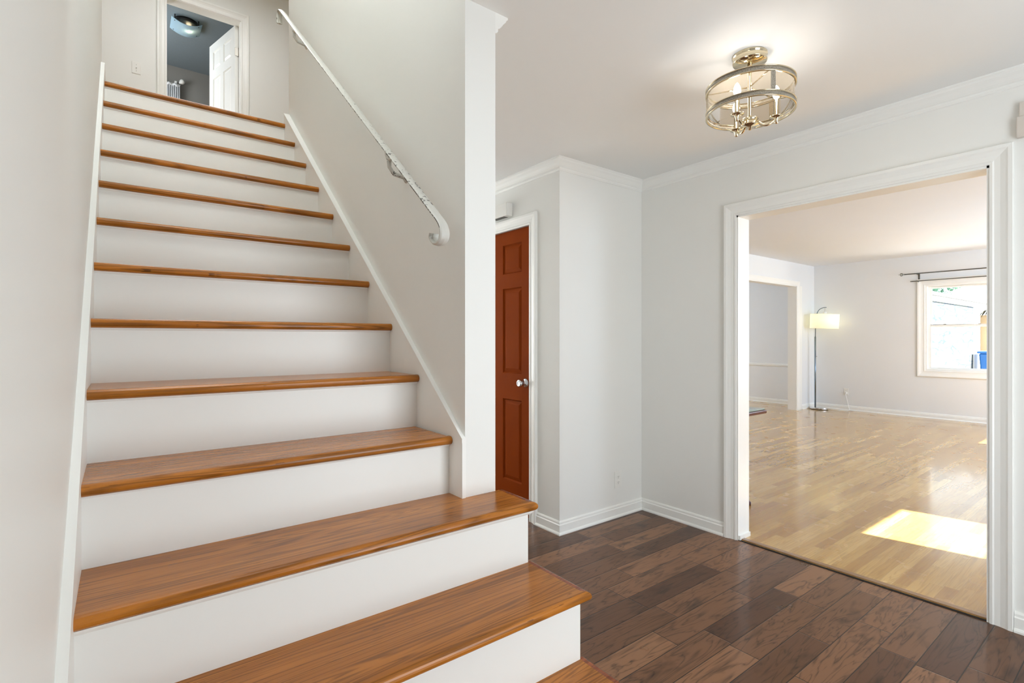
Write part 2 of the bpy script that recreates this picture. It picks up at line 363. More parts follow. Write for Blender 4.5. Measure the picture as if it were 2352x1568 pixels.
struct('wall_stairwell', m, WALL, 'upper stairwell wall above the entry ceiling', 'wall')

# upstairs
m = bx(-3, 4, 3.80, 8.8, 2.60, ZU-.001); m.box(-.29, XW1, TW(13)[0]+.05, 3.82, 2.5, ZU-.001)
struct('floor_upper', m, LIGHTF, 'upper landing floor at the top of the stairs', 'floor')
m = MB(); UX0, UX1, UZ = .365, 1.06, 4.765
m.box(-3, UX0, 6.3, 6.42, 2.6, 5.2); m.box(UX1, 4, 6.3, 6.42, 2.6, 5.2); m.box(UX0, UX1, 6.3, 6.42, UZ, 5.2)
struct('wall_upper_back', m, WALL, 'white landing wall with the doorway at the top of the stairs', 'wall')
m = bx(-3, -.29, 3.85, 4.0, 2.6, 5.2); m.box(-3.1, -3, 3.85, 6.4, 2.6, 5.2)
struct('wall_upper_left', m, WALL, 'landing wall to the left of the stairhead', 'wall')
m = bx(XW1, 4, 3.68, 3.80, 2.6, 5.2); m.box(4, 4.1, 3.68, 6.4, 2.6, 5.2)
struct('wall_upper_right', m, WALL, 'landing wall to the right of the stairhead', 'wall')
struct('ceiling_upper', bx(-3.1, 4.1, 1.3, 6.42, 5.18, 5.4), CEIL, 'white ceiling over the landing', 'ceiling')
m = bx(-.7, -.6, 6.42, 8.7, 2.7, 5.3); m.box(2.2, 2.3, 6.42, 8.7, 2.7, 5.3); m.box(-.7, 2.3, 8.6, 8.7, 2.7, 5.3)
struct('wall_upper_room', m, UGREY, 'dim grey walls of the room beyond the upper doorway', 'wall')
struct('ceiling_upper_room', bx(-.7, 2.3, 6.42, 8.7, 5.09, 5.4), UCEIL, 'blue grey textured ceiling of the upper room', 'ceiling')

# living and dining room
LCEIL = paint('living room ceiling paint', (228, 232, 238), .7)
struct('ceiling_living', bx(3.15, XF+.2, -1.3, 8.2, HL, HL+.15), LCEIL, 'white ceiling of the living room', 'ceiling')
WY0, WY1, WZ0, WZ1 = 1.62, 2.51, .755, 2.125     # rough opening of the far window
m = MB(); m.box(XF, XF+.2, -1.3, WY0, -.01, HL+.05); m.box(XF, XF+.2, WY1, 8.2, -.01, HL+.05); m.box(XF, XF+.2, WY0, WY1, -.01, WZ0); m.box(XF, XF+.2, WY0, WY1, WZ1, HL+.05)
struct('wall_far', m, LWALL, 'pale far wall of the living room around the window', 'wall')
m = MB(); m.box(3.216, 6.7, YW, YW+.14, -.01, HL+.05); m.box(9.5, XF, YW, YW+.14, -.01, HL+.05); m.box(6.7, 9.5, YW, YW+.14, 2.2, HL+.05)
struct('wall_dining', m, LWALL, 'pale wall with the cased opening into the dining room', 'wall')
struct('wall_dining_back', bx(3.1, XF+.2, 8.1, 8.2, -.01, HL+.05), LWALL, 'back wall of the dining room', 'wall')

# ---- mouldings
CROWN = [(0, 0), (.056, 0), (.056, .007), (.050, .012), (.046, .020), (.036, .030), (.026, .044), (.018, .052), (.012, .055), (.012, .064), (.006, .072), (0, .074)]
def crown(n, path, label): return struct(n, MB().sweep(CROWN, path, (0, 0, -1)), TRIM, label, 'crown moulding')
crown('trim_2', [(XD, 6.95, H), (XD, YC, H), (XRW, YC, H), (XRW, -1.22, H)], 'white crown moulding running round the entry hall and above the wide opening')
crown('trim_3', [(XW1, YP, H), (XW1, 6.95, H)], 'short crown moulding end at the top of the stair wall')
BASE = [(0, 0), (.022, 0), (.022, .008), (.017, .017), (.014, .018), (.014, .062), (.009, .067), (.009, .078), (.004, .086), (0, .086)]
def base(n, path, label): return struct(n, MB().sweep(BASE, path, (0, 0, 1)), TRIM, label, 'baseboard')
base('baseboard_back', [(XRW, 1.79, 0), (XRW, YC, 0), (XD, YC, 0), (XD, 2.694, 0)], 'white baseboard round the corner left of the wide opening')
base('baseboard_right', [(XRW, -1.22, 0), (XRW, .446, 0)], 'white baseboard right of the wide opening')
base('baseboard_far', [(XF, -1.2, .004), (XF, YW, .004), (9.68, YW, .004)], 'white baseboard under the far living room window')
base('baseboard_dining', [(XF, YW+.14, .004), (XF, 8.1, .004)], 'white baseboard in the dining room beyond')
struct('trim_4', MB().sweep([(0, 0), (.02, .01), (.024, .03), (.02, .05), (0, .06)], [(XF, YW+.14, .72), (XF, 8.1, .72)], (0, 0, 1)), TRIM, 'white chair rail on the dining room wall', 'chair rail')
CAS = [(-.006, 0), (-.006, .010), (.004, .012), (.010, .009), (.030, .011), (.048, .017), (.056, .021), (.070, .022), (.073, .018), (.073, 0)]
def casing(path, N, closed=False): return MB().sweep(CAS, path, N, closed)
m = casing([(XRW, 1.716, 0), (XRW, 1.716, 2.05), (XRW, .52, 2.05), (XRW, .52, 0)], (-1, 0, 0))
m.sweep(CAS, [(3.216, .52, 0), (3.216, .52, 2.05), (3.216, 1.716, 2.05), (3.216, 1.716, 0)], (1, 0, 0))
m.box(XRW-.004, 3.22, 1.700, 1.717, 0, 2.05); m.box(XRW-.004, 3.22, .519, .536, 0, 2.05); m.box(XRW-.004, 3.22, .519, 1.717, 2.033, 2.051)
m.box(XRW+.0, 3.216, 1.688, 1.702, 0, .03)
struct('trim_5', m, TRIM, 'white casing and jambs of the wide opening to the living room', 'door casing')
m = MB().sweep([(a*1.1, b) for a, b in CAS], [(6.7, YW, 0), (6.7, YW, 2.2), (9.5, YW, 2.2), (9.5, YW, 0)], (0, -1, 0))
m.box(9.485, 9.502, YW-.004, YW+.145, 0, 2.2); m.box(6.698, 6.715, YW-.004, YW+.145, 0, 2.2); m.box(6.7, 9.5, YW-.004, YW+.145, 2.185, 2.201)
m.box(9.57, 9.68, YW-.012, YW, 0, 2.2)
struct('trim_6', m, TRIM, 'white casing of the far opening into the dining room', 'door casing')

# ---- six panel door leaf, built in a local frame then placed
def door_leaf(w, h, th, rows, cols, xf):
    """leaf from (0,0,0) to (w,th,h); face y=0 towards viewer; rows [(z0,z1)], cols [(x0,x1)]; xf maps points"""
    m = MB(); P = lambda x, y, z: xf(Vector((x, y, z)))
    def b(x0, x1, y0, y1, z0, z1): m.hexa([P(x0,y0,z0),P(x1,y0,z0),P(x1,y1,z0),P(x0,y1,z0)], [P(x0,y0,z1),P(x1,y0,z1),P(x1,y1,z1),P(x0,y1,z1)])
    b(0, w, .012, th-.012, 0, h)
    for y0, y1 in ((0, .0125), (th-.0125, th)):
        zs = [0] + [z for r in rows for z in r] + [h]
        for i in range(0, len(zs), 2): b(0, w, y0, y1, zs[i], zs[i+1])
        xs = [0] + [x for c in cols for x in c] + [w]
        for r in rows:
            for i in range(0, len(xs), 2): b(xs[i], xs[i+1], y0, y1, r[0], r[1])
    for r in rows:
        for c in cols:
            for ya, yb, sgn in ((.0125, .003, 1), (th-.0125, th-.003, -1)):
                e, i = .008, .036
                A = [P(c[0]+e, ya, r[0]+e), P(c[1]-e, ya, r[0]+e), P(c[1]-e, ya, r[1]-e), P(c[0]+e, ya, r[1]-e)]
                B = [P(c[0]+i, yb, r[0]+i), P(c[1]-i, yb, r[0]+i), P(c[1]-i, yb, r[1]-i), P(c[0]+i, yb, r[1]-i)]
                m.hexa(A, B)
                # sticking: sloped edge round the recess
                O = [P(c[0]-.001, ya-.0125*sgn*.9, r[0]-.001), P(c[1]+.001, ya-.0125*sgn*.9, r[0]-.001), P(c[1]+.001, ya-.0125*sgn*.9, r[1]+.001), P(c[0]-.001, ya-.0125*sgn*.9, r[1]+.001)]
                for k in range(4): m.face([O[k], O[(k+1)%4], A[(k+1)%4], A[k]])
    return m

# brown closet door, plane x = XD, hinge at larger y
DW = 3.516-2.760
d1 = empty('door_1', (XD+.03, 3.516, 0), 'tall red-brown six panel door beside the stairs', 'door', None, 'structure')
leaf = door_leaf(DW, 2.046, .036, [(.215, .812), (1.003, 1.628), (1.735, 1.95)], [(.108, .333), (.423, .648)],
                 lambda p: Vector((XD+.012+p.y, 3.516-p.x, .012+p.z))).build('door_leaf', DOORW, d1)
m = casing([(XD, 3.526, 0), (XD, 3.526, 2.066), (XD, 2.752, 2.066), (XD, 2.752, 0)], (-1, 0, 0))
m.box(XD-.002, XD+.12, 2.7525, 2.757, 0, 2.066); m.box(XD-.002, XD+.12, 3.519, 3.525, 0, 2.066); m.box(XD-.002, XD+.12, 2.7525, 3.525, 2.0615, 2.066)
m.build('door_frame', TRIM, d1)
kn = MB().lathe([(0, 0), (.032, 0), (.032, .004), (.027, .010), (.014, .014), (.012, .03), (.017, .036), (.024, .047), (.026, .056), (.024, .064), (.018, .067), (.016, .066), (0, .066)], (XD+.013, 2.822, .956), (-1, 0, 0))
tag(kn.build('door_knob', CHROME, leaf), 'chrome knob on the brown door')
tag(bx(XD+.0125, XD+.040, 2.7575, 2.7602, .92, .99).build('latch_plate', CHROME, leaf), 'chrome latch plate on the door edge')

# white upper door, open into the room
d2 = empty('door_2', (UX1, 6.36, ZU), 'white six panel door standing open at the top of the stairs', 'door', None, 'structure')
A0 = Vector((UX1-.012, 6.42, 0)); ang = math.atan2(7.08-6.42, .882-1.048); ux = Vector((math.cos(ang), math.sin(ang), 0)); uy = Vector((ux.y, -ux.x, 0))*-1
leaf2 = door_leaf(.68, 2.0, .036, [(.215, .80), (.98, 1.58), (1.69, 1.90)], [(.10, .30), (.38, .58)],
                  lambda p: A0 + ux*p.x + uy*p.y + Vector((0, 0, ZU+.008+p.z))).build('door_leaf', TRIM, d2)
m = casing([(UX0, 6.3, ZU), (UX0, 6.3, UZ), (UX1, 6.3, UZ), (UX1, 6.3, ZU)], (0, -1, 0))
m.box(UX0-.002, UX0+.012, 6.296, 6.425, ZU, UZ); m.box(UX1-.010, UX1+.002, 6.296, 6.425, ZU, UZ); m.box(UX0, UX1, 6.296, 6.425, UZ-.012, UZ+.002)
m.build('door_frame', TRIM, d2)
m = MB(); _h = A0 + Vector((-.006, -.004, ZU+1.72)); m.box(_h.x-.03, _h.x+.010, _h.y-.007, _h.y-.002, _h.z-.045, _h.z+.045); m.lathe([(.006, -.048), (.006, .048)], _h+Vector((.010, -.008, 0)))
tag(m.build('hinge', HINGE, leaf2), 'steel hinge near the top of the white door')

# ---------------------------------------------------------------- staircase
st = empty('staircase', (.5, Y0, 0), 'straight staircase with stained oak treads and white risers climbing to the landing', 'staircase')
TH = .029
NOSE = [(-.010, 0)] + [(TH/2*math.cos(a), -TH/2+TH/2*math.sin(a)) for a in [PI/2-i*PI/10 for i in range(11)]] + [(-.010, -TH)]
for k in range(14):
    y, z = TW(k); r = TH/2
    open_ = k <= 3
    XR = XRY(y)-.001; xr = XS+.010 if open_ else XR
    yb = TW(k+1)[0]+.030 if k < 13 else y+.12
    m = MB()
    if k == 3: m.box(XL, XW0-.0005, y+r+.010, yb, z-TH, z); m.box(XW0-.0005, xr-.010, y+r+.010, YP+.002, z-TH, z)
    else: m.box(XL, xr-.010, y+r+.010, yb, z-TH, z)
    if open_: path = [(XL, y+r, z), (xr, y+r, z), (xr, yb if k < 3 else YP+.004, z)]
    else: path = [(XL, y+r, z), (xr, y+r, z)]
    m.sweep(NOSE, path, (0, 0, 1), only=[0], smooth=False) if False else None
    # sideways axis of sweep is N x t: for t=+x that is +y, so mirror the profile to face -y
    nose = [(-a, b) for a, b in NOSE]
    m.sweep(nose, path, (0, 0, 1), only=[0])
    t = m.build('tread', OAK, st)
    for f in t.data.polygons: f.use_smooth = False
    if open_:
        mm = MB().sweep(nose, path, (0, 0, 1), only=[1])
        tag(mm.build('nosing_return', OAK2, t), 'reddish rounded nosing along the open end of the tread')
    rm = MB(); zb = 0 if k == 0 else TW(k-1)[1]
    rm.box(XL-.002, XS if open_ else XR+.002, y+.024, y+.042, zb-(0 if k == 0 else TH), z-TH)
    rm.build('riser', RISER, st)
    cpath = [(XL, y+.024, z-TH), (XS, y+.024, z-TH), (XS, YP-.002, z-TH)] if k == 3 else [(XL, y+.024, z-TH), (XS if open_ else XR, y+.024, z-TH)]
    cw = 1.0 if k == 3 else .5
    MB().sweep([(0, 0), (-.014*cw, 0), (-.012*cw, -.005*cw), (-.006*cw, -.012*cw), (0, -.014*cw)], cpath, (0, 0, 1)).build('cove_moulding', TRIM, st)
m = MB()
for k in range(4):
    y, z = TW(k); m.box(XS-.02, XS, y+.026, y+GO+.030 if k < 3 else YP-.001, 0, z-TH-.0005)
m.build('side_panel', RISER, st)
# skirt boards following the slope
def skirt(x0, x1, pts, name):
    m = MB(); A = [Vector((x0(y) if callable(x0) else x0, y, z)) for y, z in pts]; B = [Vector((x1, y, z)) for y, z in pts]; m.hexa(A, B); return m
sl = RI/GO
def zr(y, o=0): return .921 + (y-1.475)*sl + o
SF = YP-.005
R = skirt(XRY, XW0-.0002, [(SF, TW(3)[1]), (3.78, TW(3)[1]), (3.78, zr(3.78)), (SF, zr(SF))], 'skirt_board')
lipx = lambda y: XRY(y)-.0015
R.hexa([(lipx(SF), SF-.001, zr(SF)-.014), (XW0-.0002, SF-.001, zr(SF)-.014), (XW0-.0002, 3.78, zr(3.78)-.014), (lipx(3.78), 3.78, zr(3.78)-.014)], [(lipx(SF), SF-.001, zr(SF)), (XW0-.0002, SF-.001, zr(SF)), (XW0-.0002, 3.78, zr(3.78)), (lipx(3.78), 3.78, zr(3.78))])
R.build('skirt_board', TRIM, st)
def zlf(y): return .825+(y-1.35)*sl
L = skirt(-.0904, XL+.0, [(.46, 0), (3.99, 2.0), (3.99, ZU+.14), (3.99-(zlf(3.99)-ZU-.14)/sl, ZU+.14), (.46, zlf(.46))], 'skirt_board')
L.build('skirt_board', RISER, st)

# ---------------------------------------------------------------- handrail
hr = empty('handrail', (.86, 2.6, 2.55), 'white painted iron handrail with curled end and worn paint on the stair wall', 'handrail')
curl = [(1.524, 1.675), (1.505, 1.655), (1.494, 1.636), (1.491, 1.619), (1.497, 1.602), (1.513, 1.590), (1.535, 1.586), (1.556, 1.592), (1.572, 1.606), (1.579, 1.620), (1.575, 1.634)]
top = [(3.66, 3.462), (3.70, 3.488), (3.725, 3.488), (3.74, 3.47), (3.742, 3.44), (3.738, 3.41)]
path = [(3.66-(3.66-1.60)*i/22, 3.462-(3.462-1.739)*i/22) for i in range(23)]
path = list(reversed(top[1:])) + path + [(1.573, 1.716), (1.548, 1.695)] + curl
def smooth(p, n):
    out = []
    for i in range(len(p)-1):
        a, b, c, d = (Vector(p[max(i-1, 0)]), Vector(p[i]), Vector(p[i+1]), Vector(p[min(i+2, len(p)-1)]))
        for j in range(n):
            t = j/n; v = b*2+(c-a)*t+(a*2-b*5+c*4-d)*t*t+(b*3-a-c*3+d)*t**3; out.append((v.x*.5, v.y*.5))
    return out+[p[-1]]
path = smooth(path, 4)
def strip(m, pts, x0, x1, th, crown_=.003, mi=0):
    pts = [Vector((0, y, z)) for y, z in pts]; n = len(pts); rings = []
    for i, p in enumerate(pts):
        t = (pts[min(i+1, n-1)]-pts[max(i-1, 0)]).normalized(); nn = Vector((0, -t.z, t.y))
        nn = Vector((1, 0, 0)).cross(t)*-1
        w = x1-x0
        prof = [(0, -th), (0, -crown_), (w*.14, 0), (w*.5, crown_*.7), (w*.86, 0), (w, -crown_), (w, -th), (w*.62, -th), (w*.62, -th-.004), (w*.38, -th-.004), (w*.38, -th)]
        rings.append([m.bm.verts.new(p+Vector((x0+a, 0, 0))+nn*b) for a, b in prof])
    k = len(rings[0])
    for q_, (A, B) in enumerate(zip(rings, rings[1:])):
        for j in range(k):
            f = m.bm.faces.new([A[j], A[(j+1)%k], B[(j+1)%k], B[j]]); f.smooth = False; f.material_index = 1 if j in (0, 10) and q_ < n-34 else 0
    m.bm.faces.new(list(reversed(rings[0]))); m.bm.faces.new(rings[-1])
m = MB(); strip(m, path, .842, .878, .007)
m.build('rail', [IRON, IRONE], hr)
for yb_ in (3.36, 1.94):
    zr_ = 1.739+(yb_-1.60)*(3.462-1.739)/2.06
    m = MB(); d = Vector((0, .767, .642))
    c = Vector((.86, yb_, zr_-.018))
    m.tube([c-d*.045+Vector((0, 0, .004)), c-d*.02-Vector((0, 0, .004)), c-Vector((0, 0, .010)), c+d*.02-Vector((0, 0, .004)), c+d*.045+Vector((0, 0, .004))], [.006, .012, .013, .012, .006], 10)
    m.tube([c-Vector((0, 0, .01)), c+Vector((.0, 0, -.045)), c+Vector((.02, 0, -.07)), c+Vector((.064, 0, -.075))], [.010, .008, .008, .009], 10)
    m.lathe([(0, .012), (.014, .010), (.020, .004), (.022, 0)], (XW0, yb_, zr_-.018-.075), (-1, 0, 0), 20)
    m.build('bracket', IRON, hr, smooth=True)

# ---------------------------------------------------------------- entry ceiling light
FX, FY = 2.057, 1.083
cl = empty('ceiling_light', (FX, FY, H), 'polished nickel drum ceiling light with glass band and candle bulbs in the entry', 'ceiling light')
m = MB().lathe([(0, 0), (.067, 0), (.067, -.006), (.064, -.008), (.064, -.024), (.066, -.026), (.064, -.031), (0, -.033)], (FX, FY, H), seg=48)
m.build('canopy', NICKEL, cl)
m = MB().lathe([(.009, -.03), (.009, -.045), (.013, -.047), (.013, -.054), (.007, -.058), (.007, -.285), (.004, -.287)], (FX, FY, H)); m.build('stem', NICKEL, cl)
RR = .166
for zc in (2.297, 2.203):
    m = MB(); o = .003
    for (r0, r1, z0, z1, mi) in ((RR-.002, RR+o, zc-.009, zc+.009, 0), (RR-.004, RR+.005, zc+.008, zc+.011, 1), (RR-.004, RR+.005, zc-.011, zc-.008, 1)):
        m.lathe([(r0, z0), (r1, z0), (r1, z1), (r0, z1), (r0, z0)], (FX, FY, 0), seg=72, mi=mi, caps=False)
    m.build('drum_ring', [GLIT, NICKEL], cl)
m = MB().lathe([(RR-.003, 2.205), (RR-.003, 2.295)], (FX, FY, 0), seg=72, caps=False); m.build('glass_band', DRUMG, cl, smooth=True)
for a in (237, 357, 117):
    m = MB(); ca, sa = math.cos(math.radians(a)), math.sin(math.radians(a)); p = Vector((FX+RR*ca, FY+RR*sa, 0)); tn = Vector((-sa, ca, 0))*.009; rn = Vector((ca, sa, 0))
    q = [p-tn-rn*.002, p+tn-rn*.002, p+tn+rn*.001, p-tn+rn*.001]
    m.hexa([v+Vector((0, 0, 2.195)) for v in q], [v+Vector((0, 0, 2.305)) for v in q]); m.build('strap', GLIT, cl)
    m = MB().tube([Vector((FX, FY, 2.303))+rn*.01, p-rn*.004+Vector((0, 0, 2.303))], .003, 8); m.build('spoke', NICKEL, cl)
m = MB().lathe([(0, 2.125), (.007, 2.127), (.008, 2.140), (.034, 2.143), (.036, 2.147), (.030, 2.150), (.029, 2.166), (.032, 2.169), (.030, 2.172), (.008, 2.176), (.006, 2.19)], (FX, FY, 0), seg=40); m.build('hub', NICKEL, cl)
for a in (60, 180, 300):
    ca, sa = math.cos(math.radians(a)), math.sin(math.radians(a)); rn = Vector((ca, sa, 0)); c = Vector((FX, FY, 0))
    R_ = .098
    pts = [c+rn*(.028+(R_-.028)*t)+Vector((0, 0, 2.158-.022*math.sin(PI*min(t*1.05, 1))*(1-t*.2))) for t in [i/10 for i in range(11)]]
    pts += [c+rn*R_+Vector((0, 0, 2.168))]
    arm = MB().tube(pts, .0055, 10).build('arm', NICKEL, cl)
    cc = (FX+R_*ca, FY+R_*sa, 0)
    m = MB().lathe([(0, 2.136), (.006, 2.138), (.007, 2.15), (.010, 2.154), (.010, 2.160), (.024, 2.163), (.026, 2.167), (.010, 2.170), (.0095, 2.236), (.006, 2.237)], cc, seg=28); m.build('candle_cup', NICKEL, arm)
    m = MB().lathe([(.006, 2.236), (.012, 2.248), (.0145, 2.258), (.012, 2.272), (.006, 2.286), (0, 2.292)], cc, seg=20); tag(m.build('bulb', BULB, arm), 'glowing candle bulb')

# ---------------------------------------------------------------- small fittings in the entry
def plate(loc, n, w, h, label, cat, slots):
    """wall plate: n = outward normal axis"""
    o = empty(slots[0], loc, label, cat); L = Vector(loc); n = Vector(n); u = Vector((0, 0, 1)).cross(n).normalized(); z = Vector((0, 0, 1))
    def q(m, a0, a1, b0, b1, d0, d1):
        m.hexa([L+u*a0+z*b0+n*d0, L+u*a1+z*b0+n*d0, L+u*a1+z*b1+n*d0, L+u*a0+z*b1+n*d0], [L+u*a0+z*b0+n*d1, L+u*a1+z*b0+n*d1, L+u*a1+z*b1+n*d1, L+u*a0+z*b1+n*d1])
    m = MB(); q(m, -w/2, w/2, -h/2, h/2, 0, .005); m.build('cover_plate', WPLAS, o, .002)
    if slots[0] == 'light_switch':
        m = MB(); q(m, -.005, .005, -.012, .012, .005, .007); q(m, -.004, .004, -.002, .010, .006, .016); m.build('toggle', WPLAS, o)
        for s_ in (-.03, .03): MB().lathe([(0, .0015), (.003, .001), (.003, 0)], L+z*s_+n*.005, n, 10).build('screw', HINGE, o)
    else:
        for s_ in (-.02, .02):
            m = MB(); q(m, -.016, .016, s_-.013, s_+.013, .005, .0065); rc = m.build('receptacle', WPLAS, o, .003)
            m = MB(); q(m, -.007, -.005, s_-.001, s_+.007, .006, .0069); q(m, .005, .007, s_-.001, s_+.007, .006, .0069); q(m, -.002, .002, s_-.009, s_-.005, .006, .0069); m.build('slot', SLOT, rc)
    return o
plate((2.827, YC, .262), (0, -1, 0), .072, .116, 'white electrical outlet low on the narrow wall right of the brown door', 'outlet', ['outlet'])
plate((.125, 6.3, 3.95), (0, -1, 0), .072, .116, 'white light switch on the landing wall at the top of the stairs', 'light switch', ['light_switch'])
ch = empty('door_chime', (XD, 3.06, 2.2), 'white doorbell chime box above the brown door', 'door chime')
m = bx(XD-.058, XD, 2.955, 3.17, 2.157, 2.252); m.build('cover', WPLAS, ch, .004)
m = MB()
for i in range(9): m.box(XD-.05, XD-.012, 3.0+i*.016, 3.006+i*.016, 2.1555, 2.158)
m.build('grille_slot', SLOT, ch)
vb = empty('wall_box', (XRW, .33, 2.2), 'beige plastic box high on the wall right of the wide opening', 'wall box')
m = bx(XRW-.028, XRW, .20, .437, 2.133, 2.222); m.build('body', BEIGE, vb, .003)
m = bx(XRW-.022, XRW, .20, .430, 2.222, 2.285); m.build('upper_panel', BEIGE, vb, .003)

# ---------------------------------------------------------------- living room window
w1 = empty('window_1', (XF, (WY0+WY1)/2, WZ0), 'white double hung window on the far living room wall', 'window', None, 'structure')
m = MB().sweep([(a*1.25, b) for a, b in CAS], [(XF, WY1, WZ0), (XF, WY1, WZ1), (XF, WY0, WZ1), (XF, WY0, WZ0)], (-1, 0, 0), True)
m.build('window_casing', TRIM, w1)
m = MB(); fr = .03
for a in ((WY0, WY0+fr, WZ0, WZ1), (WY1-fr, WY1, WZ0, WZ1), (WY0+fr, WY1-fr, WZ0, WZ0+fr), (WY0+fr, WY1-fr, WZ1-fr, WZ1)): m.box(XF+.0, XF+.16, *a)
m.build('window_frame', TRIM, w1)
def sash(x, z0, z1, name):
    y0, y1 = WY0+fr, WY1-fr; b = .042
    m = MB(); m.box(x, x+.035, y0, y0+b, z0, z1); m.box(x, x+.035, y1-b, y1, z0, z1); m.box(x, x+.035, y0+b, y1-b, z0, z0+.03); m.box(x, x+.035, y0+b, y1-b, z1-.03, z1)
    s_ = m.build(name, TRIM, w1, .003)
    bx(x+.015, x+.019, y0+b-.004, y1-b+.004, z0+.026, z1-.026).build('glass_pane', PANE, s_); return s_
ms = 1.47
sash(XF+.085, ms-.018, WZ1-fr, 'upper_sash')
s_ = sash(XF+.045, WZ0+fr, ms+.018, 'lower_sash')
for yy in (1.86, 2.27):
    m = MB().lathe([(.018, 0), (.016, .008), (.006, .012), (0, .012)], (XF+.06, yy, ms+.018), seg=16); m.box(XF+.045, XF+.052, yy-.02, yy+.012, ms+.018, ms+.028); m.build('sash_lock', HINGE, s_)
cr = empty('curtain_rod', (XF, 2.0, 2.25), 'grey double curtain rod mounted above the far window', 'curtain rod')
for (xx, ye, zz, nm, r_) in ((XF-.11, 2.74, 2.305, 'front_rod', .009), (XF-.05, 2.66, 2.19, 'back_rod', .007)):
    m = MB().tube([(xx, .9, zz), (xx, ye, zz)], r_, 10); rd = m.build(nm, STEEL, cr)
    if nm == 'front_rod':
        m = MB().lathe([(.009, 0), (.014, .004), (.007, .012), (.02, .03), (.026, .045), (.018, .058), (.006, .064), (.005, .08), (0, .085)], (xx, ye, zz), (0, 1, 0), 16); m.build('finial', thin_glass('clear finial', (.8, .8, .76, 1), .4), rd)
    else:
        m = MB().lathe([(.009, 0), (.009, .02), (0, .022)], (xx, ye, zz), (0, 1, 0), 12); m.build('end_cap', STEEL, rd)
for yy in (2.58, 1.2):
    m = MB().box(XF-.004, XF, yy-.012, yy+.012, 2.16, 2.32); m.tube([(XF, yy, 2.295), (XF-.11, yy, 2.293), (XF-.122, yy, 2.305)], .006, 8); m.tube([(XF, yy, 2.178), (XF-.055, yy, 2.18), (XF-.06, yy, 2.19)], .006, 8)
    m.build('bracket', STEEL, cr)

# ---------------------------------------------------------------- floor lamp
fl = empty('floor_lamp', (9.9, 3.93, .004), 'chrome arc floor lamp with pale yellow drum shade in the far corner', 'floor lamp')
LX = 9.93
m = MB(); n = 40
def oval(rx, ry, z):
    return [Vector((LX+rx*math.cos(2*PI*i/n), 3.96+math.copysign(ry*abs(math.sin(2*PI*i/n))**.8, math.sin(2*PI*i/n)), z)) for i in range(n)]
m.hexa(oval(.105, .150, .012), oval(.105, .150, .040)); m.build('base', CHROME, fl, .006, 3)
MB().hexa(oval(.100, .145, .004), oval(.100, .145, .013)).build('base_foot', BRONZE, fl)
m = MB().tube([(LX, 4.02, .04), (LX, 4.02, 1.30)], .013, 14); m.build('pole', POLE, fl)
m = MB().tube([(LX, 4.02, .95), (LX-.01, 3.985, .95)], .006, 8); m.build('adjuster_knob', CHROME, fl)
arc = [(LX, 4.02, 1.28), (LX, 4.015, 1.5), (LX, 3.995, 1.68)] + [(LX, 3.86+.13*math.cos(a), 1.70+.12*math.sin(a)) for a in [i*PI/2/8 for i in range(1, 9)]] + [(LX, 3.835, 1.818)]
MB().tube(arc, .007, 10).build('arc_arm', POLE, fl)
ax = Vector((0, -.045, 1)).normalized(); sc_ = Vector((LX, 3.868, 1.575))
m = MB().lathe([(.222, -.127), (.224, .127), (.220, .127), (.218, -.127), (.222, -.127)], sc_, ax, 48, caps=False); tag(m.build('lamp_shade', SHADE, fl, smooth=False), 'pale yellow lit drum shade')
m = MB().lathe([(.03, .10), (.03, .165), (.012, .17), (.006, .24)], sc_, ax, 20); m.build('socket_cap', WPLAS, fl)
m = MB()
for a in range(3): m.tube([sc_+ax*.12, sc_+ax*.12+Vector((.218*math.cos(a*2.094), .218*math.sin(a*2.094), 0))], .003, 6)
m.build('shade_spider', CHROME, fl)
plate((XF, 3.62, .33), (-1, 0, 0), .075, .12, 'white electrical outlet on the far wall beside the floor lamp', 'outlet', ['outlet'])
pc = MB().box(XF-.032, XF-.0066, 3.605, 3.635, .295, .325)
pc.tube([(XF-.03, 3.62, .30), (XF-.034, 3.60, .2), (XF-.036, 3.575, .09), (XF-.05, 3.55, .012), (XF-.1, 3.56, .010), (XF-.16, 3.7, .010), (XF-.2, 3.84, .010)], .0045, 8)
tag(pc.build('power_cord', WPLAS), 'white lamp cord hanging from the outlet to the floor', 'power cord')

# ---------------------------------------------------------------- table by the opening
TX, TY = 3.915, 1.925
tb = empty('console_table', (3.58, 2.5, .004), 'dark cherry table with glass top and curved legs behind the left jamb', 'table')
m = bx(3.26, TX, TY, 3.1, .700, .728); m.build('tabletop', CHERRY, tb, .008, 3)
m = bx(3.27, TX-.012, TY+.012, 3.09, .7285, .738); tag(m.build('glass_top', TGLASS, tb, .002), 'greenish glass sheet on the table')
m = MB(); 
for a in ((3.32, TX-.14, TY+.11, TY+.13), (3.32, TX-.14, 2.92, 2.94), (3.32, 3.34, TY+.09, 2.94), (TX-.16, TX-.14, TY+.11, 2.94)): m.box(*a, .60, .70)
m.build('apron', CHERRY, tb)
for lx, ly, dx, dy in ((TX-.15, TY+.12, 1, -1), (3.33, TY+.10, -1, -1), (TX-.15, 2.93, 1, 1), (3.33, 2.93, -1, 1)):
    u = Vector((dx, dy, 0))*.7071 if lx > 3.5 else Vector((0, dy, 0))
    pts, rad = [], []
    for z, o, r in ((.70, 0, .034), (.62, .012, .036), (.54, .022, .032), (.44, .012, .024), (.30, -.004, .018), (.16, .0, .014), (.07, .016, .015), (.035, .034, .022), (.016, .046, .024), (.005, .046, .020)):
        pts.append(Vector((lx, ly, z))+u*o); rad.append(r)
    MB().tube(pts, rad, 14).build('leg', CHERRY, tb)

